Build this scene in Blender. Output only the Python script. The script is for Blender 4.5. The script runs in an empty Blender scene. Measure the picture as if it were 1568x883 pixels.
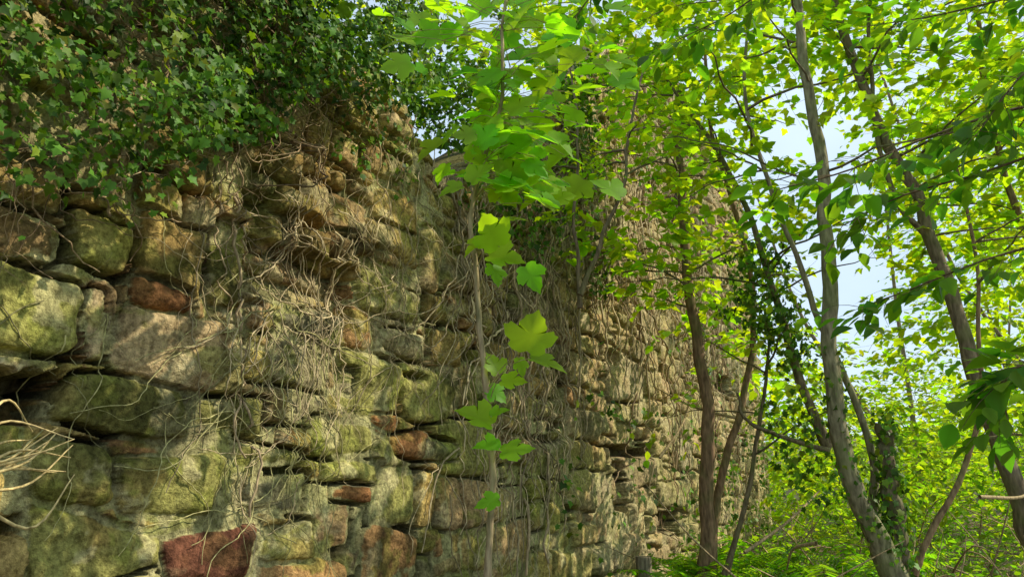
import bpy, math, numpy as np
from mathutils import Vector
rng=np.random.default_rng(11)
R=math.radians
# ---------------------------------------------------------------- camera / light
CAMZ=1.5; PITCH=15.0; FOC=1120.0
sc=bpy.context.scene
cam=bpy.data.cameras.new("camera"); co=bpy.data.objects.new("camera",cam)
sc.collection.objects.link(co); sc.camera=co
co.location=(0,0,CAMZ); co.rotation_euler=(R(90+PITCH),0,0)
cam.sensor_width=36; cam.lens=36*FOC/1568; cam.clip_start=0.05; cam.clip_end=500
S=np.array([0.85,0.06,0.74]); S/=np.linalg.norm(S)
sun=bpy.data.lights.new("sun","SUN"); so=bpy.data.objects.new("sun",sun); sc.collection.objects.link(so)
sun.energy=5.0; sun.angle=R(0.5); sun.color=(1,0.92,0.75)
so.rotation_euler=Vector(S).to_track_quat('Z','Y').to_euler()
def nd(t,k,**kw):
    n=t.nodes.new(k)
    for a,b in kw.items(): setattr(n,a,b)
    return n
w=bpy.data.worlds.new("World"); sc.world=w; w.use_nodes=True
nt=w.node_tree; sky=nt.nodes.new("ShaderNodeTexSky"); sky.sky_type='NISHITA'; sky.sun_disc=False
sky.sun_elevation=math.asin(S[2]); sky.sun_rotation=math.atan2(S[0],S[1]); sky.air_density=1.0; sky.dust_density=1.0; sky.ozone_density=1.0
# thin bright cloud veil over the blue, added to brighten sky and fill light
tcw=nd(nt,"ShaderNodeTexCoord"); mpw=nd(nt,"ShaderNodeMapping"); mpw.inputs["Scale"].default_value=(1,1,2.2); nt.links.new(tcw.outputs["Generated"],mpw.inputs[0])
nw=nd(nt,"ShaderNodeTexNoise"); nw.inputs["Scale"].default_value=2.6; nw.inputs["Detail"].default_value=5; nt.links.new(mpw.outputs[0],nw.inputs["Vector"])
mrw=nd(nt,"ShaderNodeMapRange"); mrw.inputs[1].default_value=.38; mrw.inputs[2].default_value=.64; mrw.inputs[3].default_value=.70; mrw.inputs[4].default_value=.97; nt.links.new(nw.outputs[0],mrw.inputs[0])
mxw=nd(nt,"ShaderNodeMix",data_type='RGBA'); nt.links.new(mrw.outputs[0],mxw.inputs[0]); nt.links.new(sky.outputs[0],mxw.inputs[6]); mxw.inputs[7].default_value=(5.5,6.7,7.9,1)
nt.links.new(mxw.outputs[2],nt.nodes["Background"].inputs[0]); nt.nodes["Background"].inputs[1].default_value=0.15
sc.view_settings.view_transform='Standard'; sc.view_settings.look='None'; sc.view_settings.exposure=0
cth,sth=math.cos(R(PITCH)),math.sin(R(PITCH))
def sv(x,y,Y):
    """survey bearing -> world point at ground distance Y"""
    a=(x-784)/FOC; b=(441-y)/FOC
    k=Y/(cth-b*sth)
    return np.array([a*k,Y,CAMZ+k*(sth+b*cth)])
P0=np.array([-2.1,3.0,0.0]); D=np.array([0.482,0.876,0.0]); D/=np.linalg.norm(D); N=np.array([D[1],-D[0],0])
def wl(x,y):
    a=(x-784)/FOC; b=(441-y)/FOC
    d=np.array([a,cth-b*sth,sth+b*cth]); k=P0.dot(N)/d.dot(N)
    p=d*k; return (p-P0).dot(D), p[2]+CAMZ
# ---------------------------------------------------------------- noise
tab=rng.random((256,256))
def vn(x,y,s=0):
    x=np.asarray(x,float)+s*17.3; y=np.asarray(y,float)+s*9.7
    xi=np.floor(x).astype(int); yi=np.floor(y).astype(int); fx=x-xi; fy=y-yi
    fx=fx*fx*(3-2*fx); fy=fy*fy*(3-2*fy)
    a=tab[xi&255,yi&255]; b=tab[(xi+1)&255,yi&255]; c=tab[xi&255,(yi+1)&255]; d=tab[(xi+1)&255,(yi+1)&255]
    return (a+(b-a)*fx)*(1-fy)+(c+(d-c)*fx)*fy
def fbm(x,y,s=0,o=4):
    t=0;a=0.5;f=1
    for i in range(o): t=t+a*(vn(x*f,y*f,s+i*3)-0.5)*2; a*=.5; f*=2.03
    return t
def sst(a,b,x):
    t=np.clip((x-a)/(b-a),0,1); return t*t*(3-2*t)
# ---------------------------------------------------------------- mesh helpers
def mesh_obj(name,V,faces,mat,col=None,smooth=False,parent=None):
    me=bpy.data.meshes.new(name)
    V=np.asarray(V,np.float32); me.vertices.add(len(V)); me.vertices.foreach_set("co",V.ravel())
    loops=np.concatenate([f.ravel() for f in faces]).astype(np.int32)
    tot=np.concatenate([np.full(len(f),f.shape[1]) for f in faces]).astype(np.int32)
    st=np.concatenate([[0],np.cumsum(tot)[:-1]]).astype(np.int32)
    me.loops.add(len(loops)); me.loops.foreach_set("vertex_index",loops)
    me.polygons.add(len(tot)); me.polygons.foreach_set("loop_start",st); me.polygons.foreach_set("loop_total",tot)
    if smooth: me.polygons.foreach_set("use_smooth",np.ones(len(tot),bool))
    me.update(calc_edges=True)
    if col is not None:
        at=me.attributes.new("tint",'FLOAT_COLOR','POINT')
        c=np.ones((len(V),4),np.float32); c[:,:3]=col; at.data.foreach_set("color",c.ravel())
    me.materials.append(mat)
    o=bpy.data.objects.new(name,me); sc.collection.objects.link(o)
    if parent: o.parent=parent
    return o
class Tubes:
    def __init__(s): s.V=[];s.F=[];s.C=[];s.n=0
    def add(s,P,r,k=5,c=(.2,.15,.1),lump=0):
        P=np.asarray(P,float); n=len(P); r=np.broadcast_to(r,(n,)).astype(float)
        T=np.gradient(P,axis=0); T/=np.linalg.norm(T,axis=1)[:,None]+1e-9
        ref=np.array([0.31,0.2,0.93]) if abs(T[:,2]).mean()<.8 else np.array([.9,.3,.1])
        A=np.cross(T,ref); A/=np.linalg.norm(A,axis=1)[:,None]+1e-9; B=np.cross(T,A)
        th=np.linspace(0,2*math.pi,k,endpoint=False)
        rr=r[:,None]*np.ones(k)
        if lump: rr=rr*(1+lump*(rng.random((n,k))-.5))
        V=P[:,None,:]+rr[:,:,None]*(A[:,None,:]*np.cos(th)[None,:,None]+B[:,None,:]*np.sin(th)[None,:,None])
        i=np.arange(n-1)[:,None]*k; j=np.arange(k)[None,:]; j2=(j+1)%k
        F=np.stack([i+j,i+j2,i+k+j2,i+k+j],-1).reshape(-1,4)+s.n
        s.V.append(V.reshape(-1,3)); s.F.append(F); s.C.append(np.tile(np.asarray(c,float),(n*k,1))); s.n+=n*k
    def build(s,name,mat,parent=None,smooth=True):
        return mesh_obj(name,np.concatenate(s.V),[np.concatenate(s.F)],mat,np.concatenate(s.C),smooth,parent)
def spline(pts,n=30):
    pts=np.asarray(pts,float); m=len(pts); t=np.linspace(0,m-1,n); out=[]
    pp=np.vstack([2*pts[0]-pts[1],pts,2*pts[-1]-pts[-2]])
    for q in t:
        i=min(int(q),m-2); f=q-i; p0,p1,p2,p3=pp[i],pp[i+1],pp[i+2],pp[i+3]
        out.append(.5*((2*p1)+(-p0+p2)*f+(2*p0-5*p1+4*p2-p3)*f*f+(-p0+3*p1-3*p2+p3)*f**3))
    return np.array(out)
def fan(out):
    out=np.array(out,float); V=np.vstack([[0,.42],out]); V=np.c_[V,np.zeros(len(V))]
    n=len(out); F=np.array([[0,1+i,1+(i+1)%n] for i in range(n)]); return V,F
def sym(h):
    return h+[(-x,y) for x,y in h[::-1] if abs(x)>1e-6]
SYC=fan(sym([(0,.03),(.14,-.05),(.32,-.02),(.44,.08),(.40,.18),(.54,.26),(.58,.36),(.64,.52),(.54,.54),(.50,.62),(.40,.58),(.31,.54),(.33,.66),(.25,.76),(.22,.86),(.10,.92),(0,1.06)]))
SYM=fan(sym([(0,.03),(.34,-.02),(.42,.20),(.60,.50),(.36,.60),(.26,.82),(0,1.04)]))
IVY=fan(sym([(0,.05),(.2,-.02),(.36,.1),(.3,.28),(.52,.46),(.28,.56),(.16,.72),(0,1.0)]))
OVV=np.array([[0,0,0],[.2,.18,.03],[.33,.48,.05],[.2,.8,.03],[0,1.05,0],[-.2,.8,.03],[-.33,.48,.05],[-.2,.18,.03],[0,.5,0]],float)
OVA=(OVV,np.array([[0,1,2,8],[8,2,3,4],[8,4,5,6],[0,8,6,7]]))
BLD=(np.array([[0,0,0],[.12,.25,.02],[.1,.7,.0],[0,1,-.04],[-.1,.7,.0],[-.12,.25,.02]],float),np.array([[0,1,2,3],[0,3,4,5]]))
class Leaves:
    def __init__(s,T): s.T=T; s.p=[];s.y=[];s.z=[];s.s=[];s.c=[]
    def add(s,p,y,z,size,c):
        s.p.append(np.atleast_2d(p)); n=len(s.p[-1])
        s.y.append(np.broadcast_to(y,(n,3))); s.z.append(np.broadcast_to(z,(n,3)))
        s.s.append(np.broadcast_to(size,(n,))); s.c.append(np.broadcast_to(c,(n,3)))
    def build(s,name,mat,parent=None):
        p=np.concatenate(s.p);y=np.concatenate(s.y);z=np.concatenate(s.z);sz=np.concatenate(s.s);c=np.concatenate(s.c)
        n=len(p); y=y/(np.linalg.norm(y,axis=1)[:,None]+1e-9)
        z=z-y*(z*y).sum(1)[:,None]; z/=np.linalg.norm(z,axis=1)[:,None]+1e-9; x=np.cross(y,z)
        T,F=s.T; T=T[None].repeat(n,0).copy()
        T[:,:,0]*=rng.uniform(.8,1.15,n)[:,None]
        r2=T[:,:,1]**2; T[:,:,2]+= -rng.uniform(0,.35,n)[:,None]*r2+rng.uniform(-.1,.45,n)[:,None]*np.abs(T[:,:,0])
        V=p[:,None]+sz[:,None,None]*(T[:,:,0:1]*x[:,None]+T[:,:,1:2]*y[:,None]+T[:,:,2:3]*z[:,None])
        m=T.shape[1]; FF=(F[None]+np.arange(n)[:,None,None]*m).reshape(-1,F.shape[1])
        vc=np.repeat(c,m,axis=0).reshape(n,m,3); vc=vc*(1+.18*(np.abs(T[:,:,0:1])>.2)-.12*(rng.random((n,m,1))))
        return mesh_obj(name,V.reshape(-1,3),[FF],mat,vc.reshape(-1,3),False,parent)
def rv(n,s=1): return rng.normal(size=(n,3))*s
# ---------------------------------------------------------------- materials
def newmat(name):
    m=bpy.data.materials.new(name); m.use_nodes=True; t=m.node_tree
    return m,t,t.nodes["Principled BSDF"],t.nodes["Material Output"]
def leafmat(name,trans=.5,tc=(2.2,2.0,.5),rough=.5,spec=.25):
    m,t,b,o=newmat(name)
    at=nd(t,"ShaderNodeAttribute"); at.attribute_name="tint"
    ga=nd(t,"ShaderNodeVectorMath",operation='MULTIPLY'); ga.inputs[1].default_value=tc; t.links.new(at.outputs["Color"],ga.inputs[0])
    t.links.new(at.outputs["Color"],b.inputs["Base Color"]); b.inputs["Roughness"].default_value=rough
    b.inputs["Specular IOR Level"].default_value=spec
    tr=nd(t,"ShaderNodeBsdfTranslucent"); t.links.new(ga.outputs[0],tr.inputs[0])
    ms=nd(t,"ShaderNodeMixShader"); ms.inputs[0].default_value=trans
    t.links.new(b.outputs[0],ms.inputs[1]); t.links.new(tr.outputs[0],ms.inputs[2]); t.links.new(ms.outputs[0],o.inputs[0])
    return m
def barkmat(name,bump=.4,sc1=18,green=.3):
    m,t,b,o=newmat(name)
    at=nd(t,"ShaderNodeAttribute"); at.attribute_name="tint"
    tc=nd(t,"ShaderNodeTexCoord"); mp=nd(t,"ShaderNodeMapping"); mp.inputs["Scale"].default_value=(1,1,.25)
    t.links.new(tc.outputs["Object"],mp.inputs[0])
    n1=nd(t,"ShaderNodeTexNoise"); n1.inputs["Scale"].default_value=sc1*2; n1.inputs["Detail"].default_value=3
    t.links.new(mp.outputs[0],n1.inputs["Vector"])
    n2=nd(t,"ShaderNodeTexNoise"); n2.inputs["Scale"].default_value=4; n2.inputs["Detail"].default_value=2
    t.links.new(tc.outputs["Object"],n2.inputs["Vector"])
    cr=nd(t,"ShaderNodeValToRGB"); cr.color_ramp.elements[0].position=.3; cr.color_ramp.elements[0].color=(.5,.47,.45,1)
    cr.color_ramp.elements[1].position=.7; cr.color_ramp.elements[1].color=(1.5,1.45,1.4,1); t.links.new(n1.outputs[0],cr.inputs[0])
    mx=nd(t,"ShaderNodeMix",data_type='RGBA',blend_type='MULTIPLY'); mx.inputs[0].default_value=1
    t.links.new(at.outputs["Color"],mx.inputs[6]); t.links.new(cr.outputs[0],mx.inputs[7])
    mr=nd(t,"ShaderNodeMapRange"); mr.inputs[1].default_value=.48; mr.inputs[2].default_value=.66; mr.inputs[4].default_value=green
    t.links.new(n2.outputs[0],mr.inputs[0])
    m2=nd(t,"ShaderNodeMix",data_type='RGBA'); t.links.new(mr.outputs[0],m2.inputs[0]); t.links.new(mx.outputs[2],m2.inputs[6]); m2.inputs[7].default_value=(.13,.17,.04,1)
    t.links.new(m2.outputs[2],b.inputs["Base Color"]); b.inputs["Roughness"].default_value=.85; b.inputs["Specular IOR Level"].default_value=.15
    if bump:
        bp=nd(t,"ShaderNodeBump"); bp.inputs["Strength"].default_value=bump; bp.inputs["Distance"].default_value=.02
        t.links.new(n1.outputs[0],bp.inputs["Height"]); t.links.new(bp.outputs[0],b.inputs["Normal"])
    return m
M_leaf=leafmat("sycamore_leaf",.6,(2.6,2.4,.5)); M_ivy=leafmat("ivy_leaf",.3,(1.8,1.8,.5),.5,.2); M_bark=barkmat("bark",.6,18,.45); M_vine=barkmat("dry_vine",0,30,.1)
M_far=leafmat("woodland_leaf",.6,(2.5,2.3,.5),.7,.1)
m,t,b,o=newmat("mossy_rubble_stone"); M_stone=m
at=nd(t,"ShaderNodeAttribute"); at.attribute_name="tint"; tc=nd(t,"ShaderNodeTexCoord")
def tn(s,d,r=.6):
    n=nd(t,"ShaderNodeTexNoise"); n.inputs["Scale"].default_value=s; n.inputs["Detail"].default_value=d; n.inputs["Roughness"].default_value=r
    t.links.new(tc.outputs["Object"],n.inputs["Vector"]); return n
n1=tn(34,5,.72)
cr=nd(t,"ShaderNodeValToRGB"); cr.color_ramp.elements[0].position=.34; cr.color_ramp.elements[0].color=(.42,.39,.32,1)
cr.color_ramp.elements[1].position=.66; cr.color_ramp.elements[1].color=(1.6,1.54,1.38,1); t.links.new(n1.outputs[0],cr.inputs[0])
mx=nd(t,"ShaderNodeMix",data_type='RGBA',blend_type='MULTIPLY'); mx.inputs[0].default_value=.95
t.links.new(at.outputs["Color"],mx.inputs[6]); t.links.new(cr.outputs[0],mx.inputs[7])
t.links.new(mx.outputs[2],b.inputs["Base Color"]); b.inputs["Roughness"].default_value=.9; b.inputs["Specular IOR Level"].default_value=.12
bp=nd(t,"ShaderNodeBump"); bp.inputs["Strength"].default_value=1.0; bp.inputs["Distance"].default_value=.022
t.links.new(n1.outputs[0],bp.inputs["Height"]); t.links.new(bp.outputs[0],b.inputs["Normal"])
# ---------------------------------------------------------------- wall
UMIN,UMAX=-1.6,17.0; ZB=-0.6
us=[UMIN]
while us[-1]<UMAX: us.append(us[-1]+0.0062+0.0022*max(us[-1],0))
us=np.array(us); NU=len(us); NZ=840
def topf(u):
    z=np.interp(u,[-2,2.3,2.6,3.0,3.4,3.9,4.6,5.6,6.6,7.6,8.6,10,12,15,17],[4.75,4.65,4.45,4.2,4.0,4.45,5.1,5.9,6.9,8.0,8.6,9.0,9.1,8.9,8.3])
    return z+.16*(np.round(vn(u*2.2,0*u,5)*4)/4-.5)+.06*fbm(u*5,0*u,2)
tops=topf(us)
tt=np.linspace(0,1,NZ)
U=us[:,None]*np.ones(NZ); Z=ZB+tt[None]*(tops[:,None]-ZB)
Uw=U+.07*fbm(U*1.5,Z*1.5,1,3)+.032*fbm(U*5,Z*5,7,3); Zw=Z+.09*fbm(U*.8,Z*1.0,4,3)+.036*fbm(U*4.5,Z*4.5,9,3)
stone=np.full(U.shape,-9.0); sid=np.zeros(U.shape,int); props=[]
def d_rect(u,z,u0,u1,z0,z1,ju,jz,rad):
    cu=(u0+u1)/2;cz=(z0+z1)/2;hu=(u1-u0)/2;hz=(z1-z0)/2
    lu=u-cu; lz=z-cz
    qu=np.abs(lu)-(hu+ju*lz); qz=np.abs(lz)-(hz+jz*lu)
    qu=qu+rad;qz=qz+rad
    return -(np.hypot(np.maximum(qu,0),np.maximum(qz,0))+np.minimum(np.maximum(qu,qz),0)-rad)
def put(u0,u1,z0,z1,force=False,ci=None,prot=None):
    a,b_=np.searchsorted(us,[u0-.15,u1+.15]); 
    if b_<=a: return
    i0=max(0,int((z0-.2-ZB)/(tops[a:b_].max()-ZB)*NZ)); i1=min(NZ,int((z1+.2-ZB)/(tops[a:b_].min()-ZB)*NZ)+1)
    if i1<=i0: return
    sl=(slice(a,b_),slice(i0,i1)); k=len(props)
    d=d_rect(Uw[sl],Zw[sl],u0,u1,z0,z1,rng.normal()*.11,rng.normal()*.065,min(u1-u0,z1-z0)*rng.uniform(.04,.30))
    if force:
        w_=d>-.014; stone[sl]=np.where(w_,d,stone[sl]); sid[sl]=np.where(w_,k,sid[sl])
    else:
        w_=d>stone[sl]; stone[sl]=np.where(w_,d,stone[sl]); sid[sl]=np.where(w_,k,sid[sl])
    props.append((ci if ci is not None else rng.random(), prot if prot is not None else rng.normal()*.024, rng.normal()*.08, rng.normal()*.08-.02,(u0+u1)/2,(z0+z1)/2,u0+z0))
bays=[UMIN-.3]
while bays[-1]<UMAX+.3: bays.append(bays[-1]+rng.uniform(.5,1.5))
for bi in range(len(bays)-1):
    z=ZB-.1+rng.uniform(-.1,0)
    while z<9.6:
        big=1.5 if z<2.0 else (1.3 if z<3.4 else 1.0)
        h=rng.uniform(.12,.34)*big; u=bays[bi]
        while u<bays[bi+1]-.02:
            ww=min(rng.uniform(.7,2.0)*h+rng.uniform(0,.08), bays[bi+1]-u)
            if bays[bi+1]-(u+ww)<.12: ww=bays[bi+1]-u
            if rng.random()<.36 and h>.17:
                s=rng.uniform(.25,.78); put(u,u+ww,z,z+h*s)
                if ww>.22: q=rng.uniform(.3,.7); put(u,u+ww*q,z+h*s,z+h); put(u+ww*q,u+ww,z+h*s,z+h)
                else: put(u,u+ww,z+h*s,z+h)
            else: put(u,u+ww,z,z+h)
            u+=ww
        z+=h
PAL=dict(tan=.12,olive=.3,green=.35,pink=.6,rust=1.5,grey=.7,maroon=2.0,dark=2.5,pale=3.0)
big=[(172,470,360,590,'pale',.03),(80,578,282,662,'green',.03),(165,690,335,790,'olive',.03),(245,808,385,890,'maroon',.02),(30,792,243,900,'olive',.03),
(357,728,468,785,'dark',-.01),(-40,412,125,545,'olive',.03),(545,420,642,485,'olive',.03),(460,335,550,410,'tan',.05),(38,672,168,780,'olive',0.01),
(508,540,610,640,'green',.02),(205,330,312,455,'tan',.02),(378,305,440,380,'pink',-.02),(575,502,650,545,'grey',.03),(590,657,655,705,'rust',.02),
(560,628,606,658,'rust',0.02),(420,262,505,332,'tan',.05),(610,560,700,650,'green',0),(500,745,555,775,'rust',.01),(655,500,700,560,'tan',.03),
(470,640,560,700,'green',0),(410,500,500,590,'grey',-.02),(410,470,520,520,'dark',0),(200,425,290,470,'rust',0.01),(640,670,700,705,'dark',.02),
(485,705,570,745,'olive',.0),(640,345,680,440,'pale',.03),(510,560,535,600,'grey',0),(925,540,985,615,'grey',.02),(1010,735,1050,778,'green',.04),
(370,215,460,262,'tan',.04),(250,240,315,290,'tan',.05),(560,335,640,385,'tan',.02),(555,225,620,270,'pink',.02),(585,175,630,205,'pale',.03),(285,600,400,665,'green',0),(345,680,460,722,'green',0),(395,800,480,860,'green',.01),
(130,440,165,560,'pale',-.02),(320,330,375,470,'green',-.01),(650,445,690,490,'tan',.02),(110,330,200,415,'olive',0),(-60,320,100,400,'pink',.01),(-40,240,110,315,'tan',.0),(500,350,545,390,'pink',.04),(505,205,550,250,'pale',.03)]
for x0,y0,x1,y1,c,pr in big:
    xc,yc=(x0+x1)/2,(y0+y1)/2
    put(wl(x0,yc)[0],wl(x1,yc)[0],wl(xc,y1)[1],wl(xc,y0)[1],True,PAL[c],pr)
pr=np.array(props); pid=pr[sid]
n22=fbm(U*22,Z*22,3,3); n7=fbm(U*8,Z*8,15,3)
edge=stone-.004+.009*n22+.018*np.minimum(n7+.1,0)
face=pid[...,1]+pid[...,2]*(Uw-pid[...,4])+pid[...,3]*(Zw-pid[...,5])
so_=pid[...,6]*13
rid=1-np.abs(fbm(U*5+so_,Z*9,14,3))*2
rough=.032*fbm(U*3.2+so_,Z*4.6,12,5)+.012*rid+.006*n22
prof=.72*sst(0,.018,edge)+.28*sst(0,.065,edge)
Hs=-.075+prof*(.075+face+rough)
mort=-.050+.036*sst(-.05,.45,fbm(U*.9,Z*.9,21,3)+.3*sst(3.0,1.2,Z))+.016*fbm(U*12,Z*12,22,4)
ismort=sst(-.006,.004,mort-Hs)
H=np.maximum(Hs,mort)
gap=(fbm(U*2.1,Z*2.3,31,2)>.04)&(edge<.008)
H=np.where(gap,H-.12,H)
r_=np.random.default_rng(5).random(len(props)); lost=(r_<.02)[sid]&(Z>1.9)
H=np.where(lost,H-.16*sst(.0,.02,edge),H)
def recess(x0,y0,x1,y1,dep,rag=.03):
    xc,yc=(x0+x1)/2,(y0+y1)/2
    a0,a1,b0,b1=wl(x0,yc)[0],wl(x1,yc)[0],wl(xc,y1)[1],wl(xc,y0)[1]
    d=d_rect(Uw,Zw,a0,a1,b0,b1,0,0,.03)+rag*n22
    return dep*sst(0,.03,d)
for q in [(-20,562,78,655,.3),(-20,790,30,835,.3),(375,372,545,470,.10),(375,285,420,380,.09),(448,318,500,345,.12),(738,395,775,432,.3),(935,680,1003,700,.3),(940,700,960,780,.14),
          (1012,780,1040,818,.45),(1022,270,1048,345,.5),(925,535,945,560,.12),(600,565,650,582,.15),(360,450,408,468,.1),(598,545,615,560,.12),(1095,570,1118,600,.25),(360,740,380,775,.04)]:
    H=H-recess(*q)
H=H+.06*fbm(U*.35,Z*.4,41,2)
H+= -.10*sst(2.6,3.2,U)*sst(3.9,3.5,U)*sst(3.6,4.2,Z)
# colours
pal=np.array([[.48,.365,.15],[.42,.32,.12],[.38,.32,.11],[.31,.30,.10],[.36,.33,.17],[.47,.33,.18],[.42,.30,.15],[.35,.31,.19],[.40,.24,.11],[.40,.31,.15]])
ci=pid[...,0]; base=pal[np.clip((ci*len(pal)).astype(int),0,len(pal)-1)]
base=np.where((ci==1.5)[...,None],[.37,.18,.08],base)
base=np.where((ci==2.0)[...,None],[.17,.07,.045],base); base=np.where((ci==2.5)[...,None],[.17,.16,.10],base); base=np.where((ci==3.0)[...,None],[.56,.43,.25],base)
bright=(np.random.default_rng(6).uniform(.70,1.2,len(props)))[sid]
def blend(c,m_,tgt): return c*(1-m_[...,None])+m_[...,None]*np.array(tgt)
col=base*bright[...,None]*(1+.4*fbm(U*5,Z*7,50,4))[...,None]
col=blend(col,.4*sst(.08,.5,fbm(U*2.4,Z*2.4,52,4)+.15*sst(2.2,3.4,Z)),[.46,.27,.10])
mc=np.array([.44,.42,.22])*(1+.4*fbm(U*10,Z*10,51,3))[...,None]
col=col*(1-ismort[...,None])+mc*ismort[...,None]
notm=1-.8*(ci==2.0)-.5*(ci==1.5)
col=blend(col,notm*.5*sst(.05,.4,fbm(U*1.7,Z*1.7,53,5)+.3*sst(2.6,.8,Z)-.12),[.27,.31,.06])
col=blend(col,notm*.5*sst(.14,.3,fbm(U*7,Z*7,57,4)),[.26,.29,.055])
col=blend(col,notm*.6*sst(.2,.33,fbm(U*6,Z*6,58,4)),[.54,.49,.29])
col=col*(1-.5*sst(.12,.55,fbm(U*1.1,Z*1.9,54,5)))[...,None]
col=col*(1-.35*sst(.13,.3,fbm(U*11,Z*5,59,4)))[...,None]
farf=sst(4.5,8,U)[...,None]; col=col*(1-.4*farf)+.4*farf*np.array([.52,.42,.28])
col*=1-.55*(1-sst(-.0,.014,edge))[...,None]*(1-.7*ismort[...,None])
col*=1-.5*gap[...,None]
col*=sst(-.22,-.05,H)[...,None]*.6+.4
col=np.clip(col,.01,.7)
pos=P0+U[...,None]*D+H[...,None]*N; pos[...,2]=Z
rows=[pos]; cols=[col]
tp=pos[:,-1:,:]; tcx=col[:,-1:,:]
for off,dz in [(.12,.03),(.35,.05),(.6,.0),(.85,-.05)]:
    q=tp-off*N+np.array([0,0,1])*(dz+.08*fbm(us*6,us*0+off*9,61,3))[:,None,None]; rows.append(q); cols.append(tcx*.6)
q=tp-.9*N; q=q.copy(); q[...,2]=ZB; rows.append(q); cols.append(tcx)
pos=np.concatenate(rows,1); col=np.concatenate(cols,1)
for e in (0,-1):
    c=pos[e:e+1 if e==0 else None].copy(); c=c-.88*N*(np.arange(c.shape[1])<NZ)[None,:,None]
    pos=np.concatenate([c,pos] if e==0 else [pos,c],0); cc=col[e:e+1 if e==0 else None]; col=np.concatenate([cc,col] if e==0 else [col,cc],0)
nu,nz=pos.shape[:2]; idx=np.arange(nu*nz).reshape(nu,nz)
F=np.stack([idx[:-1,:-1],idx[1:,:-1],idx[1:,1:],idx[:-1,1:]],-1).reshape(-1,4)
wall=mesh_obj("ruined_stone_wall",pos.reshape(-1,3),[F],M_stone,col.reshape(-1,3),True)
def hgt(u,z):
    i=np.clip(np.searchsorted(us,u),0,NU-1); j=np.clip(((z-ZB)/(tops[i]-ZB)*NZ).astype(int),0,NZ-1); return H[i,j]
def onwall(u,z,off): 
    u=np.asarray(u,float);z=np.asarray(z,float)
    p=P0+u[...,None]*D+(hgt(u,z)+off)[...,None]*N; p[...,2]=z; return p
g=Tubes(); ua,za=wl(1022,307); ub,_=wl(1048,307); zt=wl(1035,270)[1]; zb=wl(1035,345)[1]
def raw(u,z,o): p=P0+u*D+o*N; p[2]=z; return p
for k in np.linspace(.08,.92,5): g.add([raw(ua+(ub-ua)*k,zb,-.12),raw(ua+(ub-ua)*k,(zb+zt)/2,-.12),raw(ua+(ub-ua)*k,zt,-.12)],.012,5,(.08,.06,.05))
for k in np.linspace(.1,.9,5): g.add([raw(ua,zb+(zt-zb)*k,-.09),raw((ua+ub)/2,zb+(zt-zb)*k,-.09),raw(ub,zb+(zt-zb)*k,-.09)],.01,5,(.08,.06,.05))
g.build("window_grate",M_bark,wall)
# ---------------------------------------------------------------- vines
vt=Tubes()
def vine(u,z,L,wander,down,r,off,c,step=.035):
    n=max(8,int(L/step)); ang=-math.pi/2+rng.normal()*wander
    A=np.cumsum(rng.normal(size=n)*.34*wander); A=A-A.mean()*.6
    a=ang+A; a=-math.pi/2+(a+math.pi/2)*(1-down*.5)
    uu=u+np.cumsum(np.cos(a))*step; zz=z+np.cumsum(np.sin(a))*step
    o_=off*(.3+.7*vn(uu*6+rng.random()*50,zz*6,3))
    h=hgt(uu,zz); h=np.convolve(np.pad(h,(4,4),'edge'),np.ones(9)/9,'valid'); hm=np.maximum(h,hgt(uu,zz))
    p=P0+uu[:,None]*D+(hm+o_+r)[:,None]*N; p[:,2]=zz
    p=p[(zz>.1)&(zz<topf(uu)+.1)&(uu>UMIN+.05)&(uu<UMAX-.1)]
    if len(p)<5: return
    vt.add(p,np.linspace(r,r*.5,len(p)),5,np.array(c)*rng.uniform(.4,1.2))
TAN=(.54,.44,.27); BRN=(.36,.26,.155); GRN=(.44,.41,.19)
def reg(n,u0,u1,z0,z1,L0,L1,wander,down,r0,r1,off,c,st=.035,th=.38):
    for _ in range(n):
        u=rng.uniform(u0,u1);z=rng.uniform(z0,z1)
        if vn(u*1.3,z*.5,66)<th: continue
        vine(u,z,rng.uniform(L0,L1),wander,down,rng.uniform(r0,r1)*rng.uniform(.7,1.2),off,c,st)
reg(220,-1,1.5,3.5,4.7,.3,1.1,1.0,0,.002,.008,.22,BRN)
reg(60,-.9,.4,2.8,3.6,.3,.8,1.0,0,.002,.006,.12,BRN)
reg(90,.6,3.4,2.8,4.6,.7,2.1,.6,.2,.002,.0048,.015,TAN,.03,0)
reg(40,1.15,2.0,2.4,3.3,.6,1.6,.75,.1,.003,.006,.04,TAN,.035,0)
reg(36,1.1,1.8,1.6,2.8,.6,1.4,.7,.1,.003,.0055,.035,GRN,.035,0)
reg(60,-.5,3.5,1.6,4.0,.4,1.3,.8,.2,.0018,.0036,.01,GRN,.035,0)
reg(115,3.3,5.8,2.8,5.4,.9,2.4,.5,.3,.005,.011,.07,TAN,.05,.2)
reg(55,3.2,5.2,1.4,3.4,.6,1.6,.55,.3,.004,.009,.05,TAN,.05,.2)
reg(140,5.5,12,3.8,8.6,1.0,3.0,.5,.3,.007,.016,.1,TAN,.08,.3)
reg(90,6.5,16,1.6,8,1,2.6,.5,.3,.007,.016,.1,BRN,.08,.3)
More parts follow.
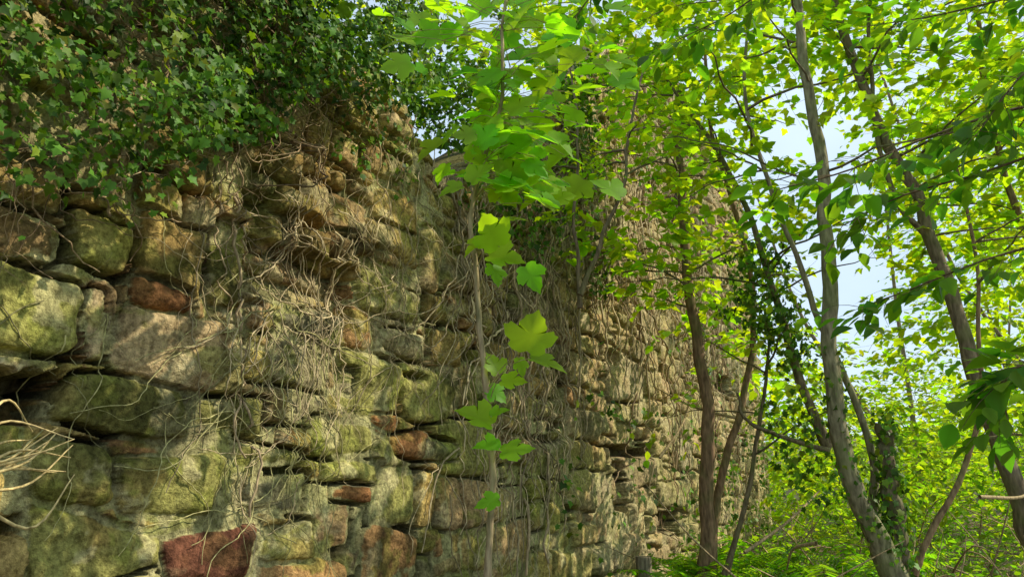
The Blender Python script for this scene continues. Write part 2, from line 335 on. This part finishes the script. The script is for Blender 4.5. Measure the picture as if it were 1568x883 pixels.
for (x0,y0,x1,y1,rr) in [(352,300,385,790,.010),(368,430,360,700,.008),(372,300,374,420,.009),(100,150,200,90,.016),(200,170,170,330,.012),(60,60,150,190,.012),(330,60,420,110,.01),(820,300,800,880,.02),(835,250,830,860,.016),(785,330,800,640,.014),(900,100,905,500,.02),(985,120,975,400,.025),(330,290,345,470,.006),(560,130,600,420,.006),(700,250,720,520,.009),(960,420,1000,620,.014)]:
    a0=wl(x0,y0);a1=wl(x1,y1); k=np.linspace(0,1,26); uu=a0[0]+(a1[0]-a0[0])*k+.05*fbm(k*5+x0,k*0,3)*2; zz=a0[1]+(a1[1]-a0[1])*k
    vt.add(onwall(uu,zz,.03+rr),np.linspace(rr,rr*.7,26),6,(.40,.31,.19),.2)
# ---------------------------------------------------------------- ivy leaves
iv=Leaves(IVY)
def ivcol(n,dark=1.0): 
    c=np.array([.07,.165,.016])*dark*rng.uniform(.35,1.7,(n,1)); c=c+rng.random((n,1))**5*np.array([.14,.12,0]); return c
def ivy_patch(n,u0,u1,z0,z1,dens,off,size,low=None,dk=1.0):
    u=rng.uniform(u0,u1,n); z=rng.uniform(z0,z1,n)
    keep=fbm(u*1.9,z*1.9,71,3)+.45*fbm(u*7,z*7,75,2)>dens
    if low is not None: keep&=z>low(u)+.4*fbm(u*3,z*3,77,2)
    u=u[keep];z=z[keep];n=len(u)
    th=off*(.25+1.1*np.clip(.5+fbm(u*2.3,z*2.3,73,3),0,1))
    o_=th*rng.uniform(.3,1,n)
    p=P0+u[:,None]*D+(o_+.02)[:,None]*N; p[:,2]=z
    y=np.array([0,0,-.8])+rv(n,.6)+N*.3; zz=N*1.0+np.array([0,0,.7])+rv(n,.5)
    iv.add(p,y,zz,rng.uniform(.5,1.2,n)*size,ivcol(n,dk))
low=lambda u: np.interp(u,[-1.5,-.2,.15,.5,.8,1.2,1.7,2.0,2.4],[2.3,2.45,2.7,3.0,3.2,3.6,3.95,4.25,4.7])
ivy_patch(14000,-1.5,2.4,2.2,5.1,-.02,.5,.050,low)
ivy_patch(6500,-1.5,1.9,3.0,5.1,.06,.7,.052,low)
ivy_patch(8500,-1.5,2.3,3.45,5.3,-.55,.6,.054,low,.75)
ivy_patch(700,1.6,3.4,3.6,4.7,.2,.1,.045)
ivy_patch(4200,3.2,7,3.6,6.2,.15,.35,.07)
ivy_patch(3000,6,16,.5,8.8,.25,.4,.09)
ivy_patch(1500,5,16,.2,2.5,.0,.4,.09)
def blob(L,c,r,n,size,colf,up=.8):
    d=rv(n); d/=np.linalg.norm(d,axis=1)[:,None]; d*=rng.uniform(.5,1,(n,1)); p=np.array(c)+d*np.array(r)
    L.add(p,d*.4+rv(n,.6)+[0,0,-.3],d*.5+rv(n,.4)+[0,0,up],rng.uniform(.6,1.2,n)*size,colf(n))
for x,y,Y,r,n in [(640,150,5.6,.22,300),(700,120,5.9,.35,600),(740,200,6.2,.3,350),(690,190,5.8,.3,400),(880,120,7.4,.4,400),(560,60,5.0,.25,300)]:
    blob(iv,sv(x,y,Y),(r,r,r*.8),n,.06,lambda n:ivcol(n,1.1))
# ---------------------------------------------------------------- trees
LG=(.22,.325,.018)
def lc(n,base=LG,v=.35):
    c=np.array(base)*rng.uniform(1-v,1+v,(n,1)); return c*np.c_[rng.uniform(.65,1.25,n),np.ones(n),rng.uniform(.6,1.2,n)]
UP=np.array([0,0,1.0])
def spray(o_,d,L,n,size,leaf,tub=None,r=.004,base=LG,tilt=.35):
    d=np.asarray(d,float); d=d/np.linalg.norm(d)
    k=np.linspace(0,1,5); side=rv(1)[0]; side-=d*side.dot(d); side/=np.linalg.norm(side)
    P=o_+d*L*k[:,None]+side*(L*.14*np.sin(k*2.6))[:,None]+np.array([0,0,-.16*L])*(k**2)[:,None]
    if tub is not None: tub.add(P,np.linspace(r,r*.3,5),3,(.16,.12,.06))
    q=np.sort(rng.uniform(.12,1,n)); pp=np.array([np.interp(q,k,P[:,i]) for i in range(3)]).T
    hx=np.cross(d,UP); hx/=np.linalg.norm(hx)+1e-6
    sd=np.where(np.arange(n)%2==0,1,-1)[:,None]
    y=hx*sd*.9+d*.6+rv(n,.3)+[0,0,-.25]; pet=y/np.linalg.norm(y,axis=1)[:,None]*size*.35
    leaf.add(pp+pet,y,UP+rv(n,tilt),rng.uniform(.6,1.15,n)*size,lc(n,base))
def trunk(tub,pts,r0,r1,c=(.2,.16,.1),k=10,n=40,lump=.12):
    P=spline(pts,n); P+=np.c_[fbm(np.linspace(0,9,n)+pts[0][0]*7,np.zeros(n),3),fbm(np.linspace(0,9,n)+5+pts[0][0],np.zeros(n),8),np.zeros(n)]*max(r0,.03)*.9
    rr=np.linspace(r0,r1,n); rr[:4]*=np.linspace(1.35,1.05,4); tub.add(P,rr,k,c,lump); return P
def limbs(tub,P,lo,hi,nb,L0,L1,size,leaf,ns=6,nl=8,base=LG,out=None,rb=.014,tilt=.35):
    for i in range(nb):
        q=rng.uniform(lo,hi); o_=P[int(q*(len(P)-1))]; a=rng.uniform(0,2*math.pi)
        d=np.array([math.cos(a),math.sin(a),rng.uniform(.1,.8)]); 
        if out is not None: d+=np.array(out)
        d/=np.linalg.norm(d); L=rng.uniform(L0,L1); k=np.linspace(0,1,10)
        Q=o_+d*L*k[:,None]+np.array([0,0,-.2*L])*(k**2)[:,None]+.05*L*np.c_[fbm(k*4+i,k*0,4),fbm(k*4+i,k*0+7,6),fbm(k*4,k*0+i,2)]
        tub.add(Q,np.linspace(rb*rng.uniform(.7,1.2),.003,10),5,(.16,.13,.08))
        for j in range(ns):
            s=Q[rng.integers(2,10)]; dd=d+rv(1,.8)[0]; spray(s,dd,rng.uniform(.25,.6),nl,size,leaf,tub,.003,base,tilt)
def tree(name,stems,**kw):
    tb=Tubes(); L=Leaves(kw.get('T',SYM)); root=bpy.data.objects.new(name,None); sc.collection.objects.link(root)
    for pts,r0,r1,nb in stems:
        P=trunk(tb,pts,r0,r1,kw.get('c',(.2,.16,.1)))
        if nb: limbs(tb,P,kw.get('lo',.4),1,nb,kw.get('L0',.6),kw.get('L1',1.8),kw.get('size',.105),L,kw.get('ns',6),kw.get('nl',6),out=kw.get('out'))
    tb.build("trunk_and_branches",M_bark,root)
    if L.p: L.build("leaves",M_leaf,root)
    return root
def path(l,Y): return [sv(x,y,Y if len(q)==0 else q[0]) for x,y,*q in l]
tree("sycamore_tree",[(path([(1385,905),(1332,800),(1295,700),(1278,600),(1268,480),(1266,370),(1262,280),(1240,180),(1228,60),(1215,-120),(1200,-330)],6.0),.085,.032,13),
 (path([(1340,790),(1335,690),(1300,590),(1250,480),(1215,380),(1180,290),(1150,200),(1140,100),(1150,-60)],6.3),.035,.012,6)],c=(.22,.20,.12),lo=.6)
tree("alder_tree",[(path([(1085,885),(1080,760),(1080,640),(1070,520),(1052,400),(1045,280),(1040,200)],8.0),.085,.04,8),
 (path([(1085,880),(1095,780),(1112,690),(1135,620),(1155,520),(1150,420),(1120,300),(1090,200),(1080,60)],8.2),.05,.02,7)],c=(.24,.155,.09),lo=.5)
tree("leaning_sycamore_tree",[(path([(1590,830),(1545,720),(1500,610),(1470,500),(1435,400),(1400,300),(1345,190),(1310,90),(1270,-20),(1240,-150)],6.8),.085,.035,13),
 (path([(1425,370),(1370,300),(1340,180),(1330,40),(1340,-100)],6.8),.03,.015,5)],c=(.19,.15,.10),lo=.45,out=(.5,0,0))
tree("hazel_tree",[(path([(1270,685),(1225,580),(1195,480),(1165,385),(1120,270),(1070,190),(1020,120)],7.4),.05,.015,9),
 (path([(1270,690),(1190,665),(1140,640),(1130,600)],7.2),.025,.012,0),
 (path([(1110,880),(1140,770),(1165,640),(1175,560),(1180,440)],7.6),.03,.012,4)],c=(.17,.135,.08),lo=.4,T=OVA)
tree("young_elm_tree",[(path([(1400,880),(1425,815),(1475,720),(1500,620),(1498,500),(1490,360),(1450,200)],6.2),.028,.012,6),
 (path([(1640,500),(1560,330),(1520,200),(1500,60),(1480,-80)],7.0),.04,.02,7)],c=(.22,.15,.085),T=OVA)
tree("elder_shrub",[(path([(890,450),(920,370),(955,280),(965,190),(990,90)],6.3),.022,.01,8),(path([(890,470),(880,330),(885,200),(870,80)],6.4),.02,.008,7)],c=(.18,.14,.09),size=.075,L0=.3,L1=.9,T=OVA)
st=Tubes(); trunk(st,path([(1385,900),(1372,800),(1358,720),(1354,650)],6.1),.075,.06,(.15,.125,.075)); st.build("ivy_clad_stump",M_bark)
def trunk_ivy(pts,Y,n,r,size):
    P=np.array(spline(path(pts,Y),40)); i=rng.integers(0,40,n); d=rv(n,1); d[:,2]*=.4; d/=np.linalg.norm(d,axis=1)[:,None]
    iv.add(P[i]+d*rng.uniform(.4,1,(n,1))*r+rv(n,.02),rv(n,.5)+[0,0,-.7],d+[0,0,.5],rng.uniform(.6,1.2,n)*size,ivcol(n))
trunk_ivy([(1380,880),(1365,760),(1354,640)],6.1,500,.13,.06)
trunk_ivy([(1375,860),(1320,770),(1285,650),(1270,540)],6.0,380,.13,.05)
trunk_ivy([(1200,520),(1165,440),(1150,380)],7.3,500,.34,.07)
trunk_ivy([(1215,560),(1195,500),(1130,470)],7.3,300,.28,.07)
trunk_ivy([(1250,760),(1200,620)],7.3,250,.3,.07)
# foreground sapling
sp=Tubes(); sl=Leaves(SYC)
PS=trunk(sp,path([(745,920),(748,800),(752,700),(742,560),(728,420),(722,360),(735,270),(762,180),(768,90),(778,0),(785,-120)],3.4),.017,.008,(.34,.27,.16),8,60,.25)
def bigleaf(x,y,px,Y,rot,b=1.0,face=None):
    c=sv(x,y,Y); s=px/FOC*Y*1.0
    yv=np.array([math.sin(R(rot)),-.15,math.cos(R(rot))]); zv=np.array([0.1,-.6,.75]) if face is None else np.array(face)
    zv=zv+rv(1,.28)[0]; yn=yv/np.linalg.norm(yv)
    sl.add(c-yn*s*.5,yv,zv,s,lc(1,(.19*b,.36*b,.02*b),.15))
    i=np.argmin(np.linalg.norm(PS-c-[0,0,.0],axis=1)); i=max(0,i-1); a=PS[i]; bb=c-yn*s*.5
    k=np.linspace(0,1,6)[:,None]; Q=a*(1-k)+bb*k+np.array([0,0,.04])*np.sin(k*3.14)
    if np.linalg.norm(a-bb)<.6: sp.add(Q,.0022,4,(.40,.34,.14))
for q in [(815,507,66,3.2,15),(840,552,58,3.2,100),(728,635,58,3.3,-60),(792,686,50,3.3,80),(745,684,40,3.3,-80),(787,583,40,3.3,95,1.3),(757,555,36,3.4,-20),(762,600,34,3.4,120),(746,766,36,3.3,-95),
          (750,352,62,3.2,-30),(815,425,48,3.2,150),(775,395,60,3.3,100),(690,287,40,3.3,-100),(735,262,50,3.3,40),(795,275,62,3.3,110),(755,200,60,3.3,20),(825,205,66,3.2,100),(860,215,55,3.3,120),(800,160,55,3.3,60),
          (745,140,50,3.3,-40),(850,70,60,3.2,70),(800,20,66,3.3,30),(740,60,50,3.3,-60),(820,110,50,3.4,100),(710,110,45,3.4,-90),(780,235,50,3.4,170),(700,30,45,3.4,-45),(760,100,50,3.5,10),(765,630,30,3.3,60),(800,560,30,3.3,160),(725,375,40,3.3,-120),(785,330,45,3.3,80),(820,300,40,3.3,110),(760,420,38,3.3,160)]: bigleaf(*q)
for i in range(185):
    y=rng.uniform(-50,310); xw=(90+60*vn(y*.02,0,2))*(1.1 if y<150 else .8)
    bigleaf(782+rng.normal()*xw*.62+(10 if y>150 else 0),y,rng.uniform(28,60),rng.uniform(3.2,4.2),rng.choice([-1,1])*rng.uniform(40,150))
root=bpy.data.objects.new("sycamore_sapling",None); sc.collection.objects.link(root)
sp.build("stem",M_bark,root); sl.build("leaves",M_leaf,root)
# near overhanging bough, right
ob=Tubes(); ol=Leaves(OVA)
for pts,Y in [([(1700,150),(1560,165),(1420,210),(1300,260),(1190,290)],3.4),([(1720,190),(1600,230),(1500,265),(1380,300),(1290,345)],3.6),([(1720,330),(1600,370),(1500,400),(1400,440),(1320,470)],3.8),([(1720,560),(1640,570),(1560,560),(1530,600)],2.6),([(1750,-40),(1650,40),(1560,120),(1500,200)],3.2),([(1750,-80),(1600,-20),(1450,20),(1330,40)],4.0),([(1300,-120),(1200,-40),(1120,20),(1040,60)],4.4),([(1000,-150),(960,-60),(900,0),(860,60)],4.2)]:
    P=spline(path(pts,Y),16); ob.add(P,np.linspace(.010,.003,16),5,(.13,.09,.05))
    for j in range(3,16):
        for e in range(2):
            d=(P[j]-P[j-1]); d/=np.linalg.norm(d); spray(P[j],d+rv(1,.6)[0]*[1,1,.4],rng.uniform(.12,.3),3,.12,ol,ob,.0025,(.08,.18,.022),.3)
root=bpy.data.objects.new("overhanging_bough",None); sc.collection.objects.link(root)
ob.build("branches",M_bark,root); ol.build("leaves",M_leaf,root)
# ---------------------------------------------------------------- canopy
cn=Tubes(); mid=Leaves(SYM); far=Leaves(OVA)
def crown(c,r,ns,size,leaf,nl=10,L=(.3,.7),base=LG,tub=cn,th=.42):
    c=np.array(c); 
    for i in range(ns):
        d=rv(1)[0]; d/=np.linalg.norm(d); o_=c+d*np.array(r)*rng.random()**.45
        if vn(o_[0]*.9+o_[2]*.35,o_[1]*.9+o_[2]*.8,80)<th: continue
        w_=(o_-P0).dot(N)
        if w_<.25 and w_>-1.2 and (o_-P0).dot(D)<UMAX and o_[2]<topf((o_-P0).dot(D)): continue
        if o_[1]<2.6 and abs(o_[0])<2.6 and o_[2]<5: continue
        spray(o_,d*[1,1,.4]+rv(1,.5)[0]*[1,1,.5],rng.uniform(*L),nl,size,leaf,tub,.003,base)
for x,y,Y,r,n in [(620,20,7,1.0,120),(720,40,7.5,1.2,160),(900,0,7,1.3,160),(1000,60,8,1.3,120),(980,200,7.5,.9,50),(1080,120,8,1.1,90),(1090,300,8,.7,50),(960,330,7,.5,30),(1050,420,8.5,.8,40),(1130,0,7,1.2,130),
   (1250,0,8,1.1,85),(1400,50,7.5,1.2,120),(1500,60,7,1.3,180),(1520,250,8,1.1,130),(1440,340,8,.8,50),(1560,400,8,1.2,120),(1350,-80,7,1.3,130),(1180,560,9.5,.8,60),(1560,150,6,1.0,110),(1490,480,9,1.,80),(1130,420,9,.6,30)]:
    crown(sv(x,y,Y),(r,r,r*.8),int(n*.85),.12,mid,7)
# unseen crowns to the right of the viewer, added to shade the wall
for c in [(4.5,1,5.5),(5.5,3.5,6.5),(4.0,-.5,4.6),(3.2,.6,6.0),(6.5,5.5,7),(6.5,0.5,5),(8.5,2,7.5),(3.4,2.6,6.4),(6,4,5.4),(7,2.5,6.6),(5.5,-1,6.5),(8,5,7),(5,6.5,8.5),(5.2,2.2,4.6)]:
    crown(c,(1.2,1.2,.8),60,.14,mid,7,th=.44)
FB=(.23,.335,.02)
for i in range(46):
    Y=rng.uniform(13,26); X=rng.uniform(.30,.85)*Y; z=rng.uniform(0,3.8) 
    crown([X,Y,z],(1.8,1.8,1.5),60,.16,far,8,(.4,1.0),FB)
for i in range(26):
    Y=rng.uniform(9,14); X=rng.uniform(.42,.85)*Y; z=rng.uniform(.3,2.6) 
    crown([X,Y,z],(.9,.9,.8),46,.11,far,8,(.3,.8),(.17,.28,.02))
for i in range(18):
    Y=rng.uniform(13,24); X=rng.uniform(.62,.85)*Y; z=rng.uniform(3,16)
    crown([X,Y,z],(1.8,1.8,1.7),72,.17,far,8,(.4,1.0),FB)
for i in range(18):
    Y=rng.uniform(13,24); X=rng.uniform(-.15,.24)*Y; z=rng.uniform(.25,.95)*Y
    crown([X,Y,z],(1.8,1.8,1.7),70,.17,far,8,(.4,1.0),FB)
for i in range(70):
    Y=rng.uniform(28,46); X=rng.uniform(.0,.95)*Y; z=rng.uniform(1,6) if .26<X/Y<.62 else rng.uniform(1,20)
    crown([X,Y,z],(3.2,3,3),55,.34,far,9,(.8,1.8),(.25,.345,.03))
# ---------------------------------------------------------------- ground
gx=np.concatenate([np.linspace(-60,-4,20),np.linspace(-3.9,14,180),np.linspace(15,90,40)]); gy=np.concatenate([np.linspace(-30,-1,10),np.linspace(-.9,22,230),np.linspace(23,140,50)])
def gz(x,y): return .12+.12*fbm(x*.5,y*.5,90,3)+.04*fbm(x*4,y*4,91,3)+.045*np.clip(x-3,0,60)+.01*np.clip(y-9,0,200)+.0004*np.clip(y-20,0,200)**2
GX,GY=np.meshgrid(gx,gy,indexing='ij'); GZ=gz(GX,GY)
idx=np.arange(GX.size).reshape(GX.shape); F=np.stack([idx[:-1,:-1],idx[1:,:-1],idx[1:,1:],idx[:-1,1:]],-1).reshape(-1,4)
m,t,b,o=newmat("woodland_floor"); tc=nd(t,"ShaderNodeTexCoord")
n1=nd(t,"ShaderNodeTexNoise"); n1.inputs["Scale"].default_value=14; n1.inputs["Detail"].default_value=5; t.links.new(tc.outputs["Object"],n1.inputs["Vector"])
n2=nd(t,"ShaderNodeTexNoise"); n2.inputs["Scale"].default_value=.8; n2.inputs["Detail"].default_value=3; t.links.new(tc.outputs["Object"],n2.inputs["Vector"])
cr=nd(t,"ShaderNodeValToRGB"); cr.color_ramp.elements[0].color=(.04,.028,.015,1); cr.color_ramp.elements[1].color=(.24,.165,.09,1); t.links.new(n1.outputs[0],cr.inputs[0])
mr=nd(t,"ShaderNodeMapRange"); mr.inputs[1].default_value=.45; mr.inputs[2].default_value=.65; t.links.new(n2.outputs[0],mr.inputs[0])
mx=nd(t,"ShaderNodeMix",data_type='RGBA'); t.links.new(mr.outputs[0],mx.inputs[0]); t.links.new(cr.outputs[0],mx.inputs[6]); mx.inputs[7].default_value=(.06,.09,.02,1)
t.links.new(mx.outputs[2],b.inputs["Base Color"]); b.inputs["Roughness"].default_value=.95
bp=nd(t,"ShaderNodeBump"); bp.inputs["Distance"].default_value=.05; t.links.new(n1.outputs[0],bp.inputs["Height"]); t.links.new(bp.outputs[0],b.inputs["Normal"])
mesh_obj("ground",np.stack([GX,GY,GZ],-1).reshape(-1,3),[F],m,None,True)
ug=Leaves(OVA); ut=Tubes()
for i in range(1300):
    Y=rng.uniform(5.5,18); X=rng.uniform(.12,.9)*Y
    p=np.array([X,Y,0]); 
    if (p-P0).dot(N)<.3 and (p-P0).dot(D)<UMAX: continue
    p[2]=gz(X,Y); h=rng.uniform(.2,1.0)
    if vn(X*.7,Y*.7,95)<.45: h*=.3
    spray(p,[rng.normal()*.4,rng.normal()*.4,1],h,int(6+h*10),rng.uniform(.05,.10),ug,ut,.004,(.13,.24,.022),.5)
u_=ug.build("undergrowth",M_leaf); ut.build("undergrowth_stems",M_bark,u_)
def fern(x,y,R_,nf,wide=.11):
    L=Leaves(BLD); tb=Tubes(); z=gz(x,y)
    for f in range(nf):
        a=2*math.pi*f/nf+rng.normal()*.2; ln=R_*rng.uniform(.8,1.15); k=np.linspace(0,1,24)
        o_=np.array([math.cos(a),math.sin(a),0]); P=np.array([x,y,z])+o_*ln*(k**1.2)[:,None]*.8+UP*(ln*(1.45*k-.85*k*k))[:,None]
        tb.add(P,np.linspace(.004,.001,24),3,(.16,.2,.03)); s=np.array([-o_[1],o_[0],0])
        for q in range(3,24):
            wq=wide*R_/.6*math.sin(math.pi*(q/24)**.7)+.012
            for sg in (1,-1): L.add(P[q],s*sg+o_*.35+UP*-.1,UP+rv(1,.1)[0],wq,lc(1,(.17,.32,.02)))
    r_=bpy.data.objects.new("fern",None); sc.collection.objects.link(r_); tb.build("stalks",M_bark,r_); L.build("fronds",M_leaf,r_)
for x,y,r_ in [(1.75,7.6,1.0),(2.2,8.4,1.0),(2.9,9.2,1.1),(1.5,7.0,.9),(3.1,7.6,1.0),(3.8,8.0,1.0)]: fern(x,y,r_,13)
tb=Tubes(); px=sv(985,860,7.4); px[2]=0; tb.add([px+[0,0,z] for z in (0,.3,.6,.84)],[.08,.08,.078,.076],9,(.2,.17,.11),.1); tb.add([px+[0,0,.839],px+[0,0,.846]],[.076,.001],9,(.22,.18,.12)); tb.build("wooden_post",M_bark)
tb=Tubes()
for i in range(14):
    a=sv(-60,rng.uniform(690,765),2.2); e=sv(rng.uniform(50,140),rng.uniform(650,730),2.45+rng.random()*.2); mth=(a+e)/2+rv(1,.05)[0]
    tb.add(spline([a,mth,e],12),np.linspace(.007,.0018,12),5,(.60,.47,.22))
tb.build("dead_twigs",M_vine)
tb=Tubes()
for a,e,Y in [((1140,845),(1255,750),7.2),((1250,830),(1205,870),6.8),((1130,640),(1000,590),8.2),((1500,760),(1590,730),6),((1010,700),(1060,610),8.5)]:
    p,q=sv(*a,Y),sv(*e,Y+.6); tb.add(spline([p,(p+q)/2+rv(1,.06)[0],q],14),np.linspace(.018,.008,14),6,(.42,.32,.18),.1)
for i in range(150):
    Y=rng.uniform(5.5,13);X=rng.uniform(.22,.8)*Y; p=np.array([X,Y,gz(X,Y)+rng.uniform(0,.5)]); q=p+rv(1,.6)[0]*[1,1,.5]+[0,0,.4]
    tb.add(spline([p,(p+q)/2+rv(1,.1)[0],q],8),np.linspace(.012,.003,8),4,np.array([.42,.31,.18])*rng.uniform(.5,1.2))
tb.build("fallen_branches",M_vine)
tb=Tubes()
for i in range(9):
    Y=rng.uniform(14,28); X=rng.uniform(.3,.85)*Y; p=np.array([X,Y,gz(X,Y)]); ln=rng.normal()*1.2
    tb.add(spline([p,p+[ln*.3,0,3],p+[ln,0.2,6],p+[ln*1.6,0,11]],20),np.linspace(rng.uniform(.05,.12),.03,20),7,(.2,.16,.1),.1)
vt.build("ivy_vines",M_vine); iv.build("ivy",M_ivy)
r_=bpy.data.objects.new("woodland_canopy",None); sc.collection.objects.link(r_); cn.build("twigs",M_bark,r_); mid.build("canopy_leaves",M_leaf,r_)
r_=bpy.data.objects.new("background_woodland",None); sc.collection.objects.link(r_); tb.build("background_trunks",M_bark,r_); far.build("background_leaves",M_far,r_)
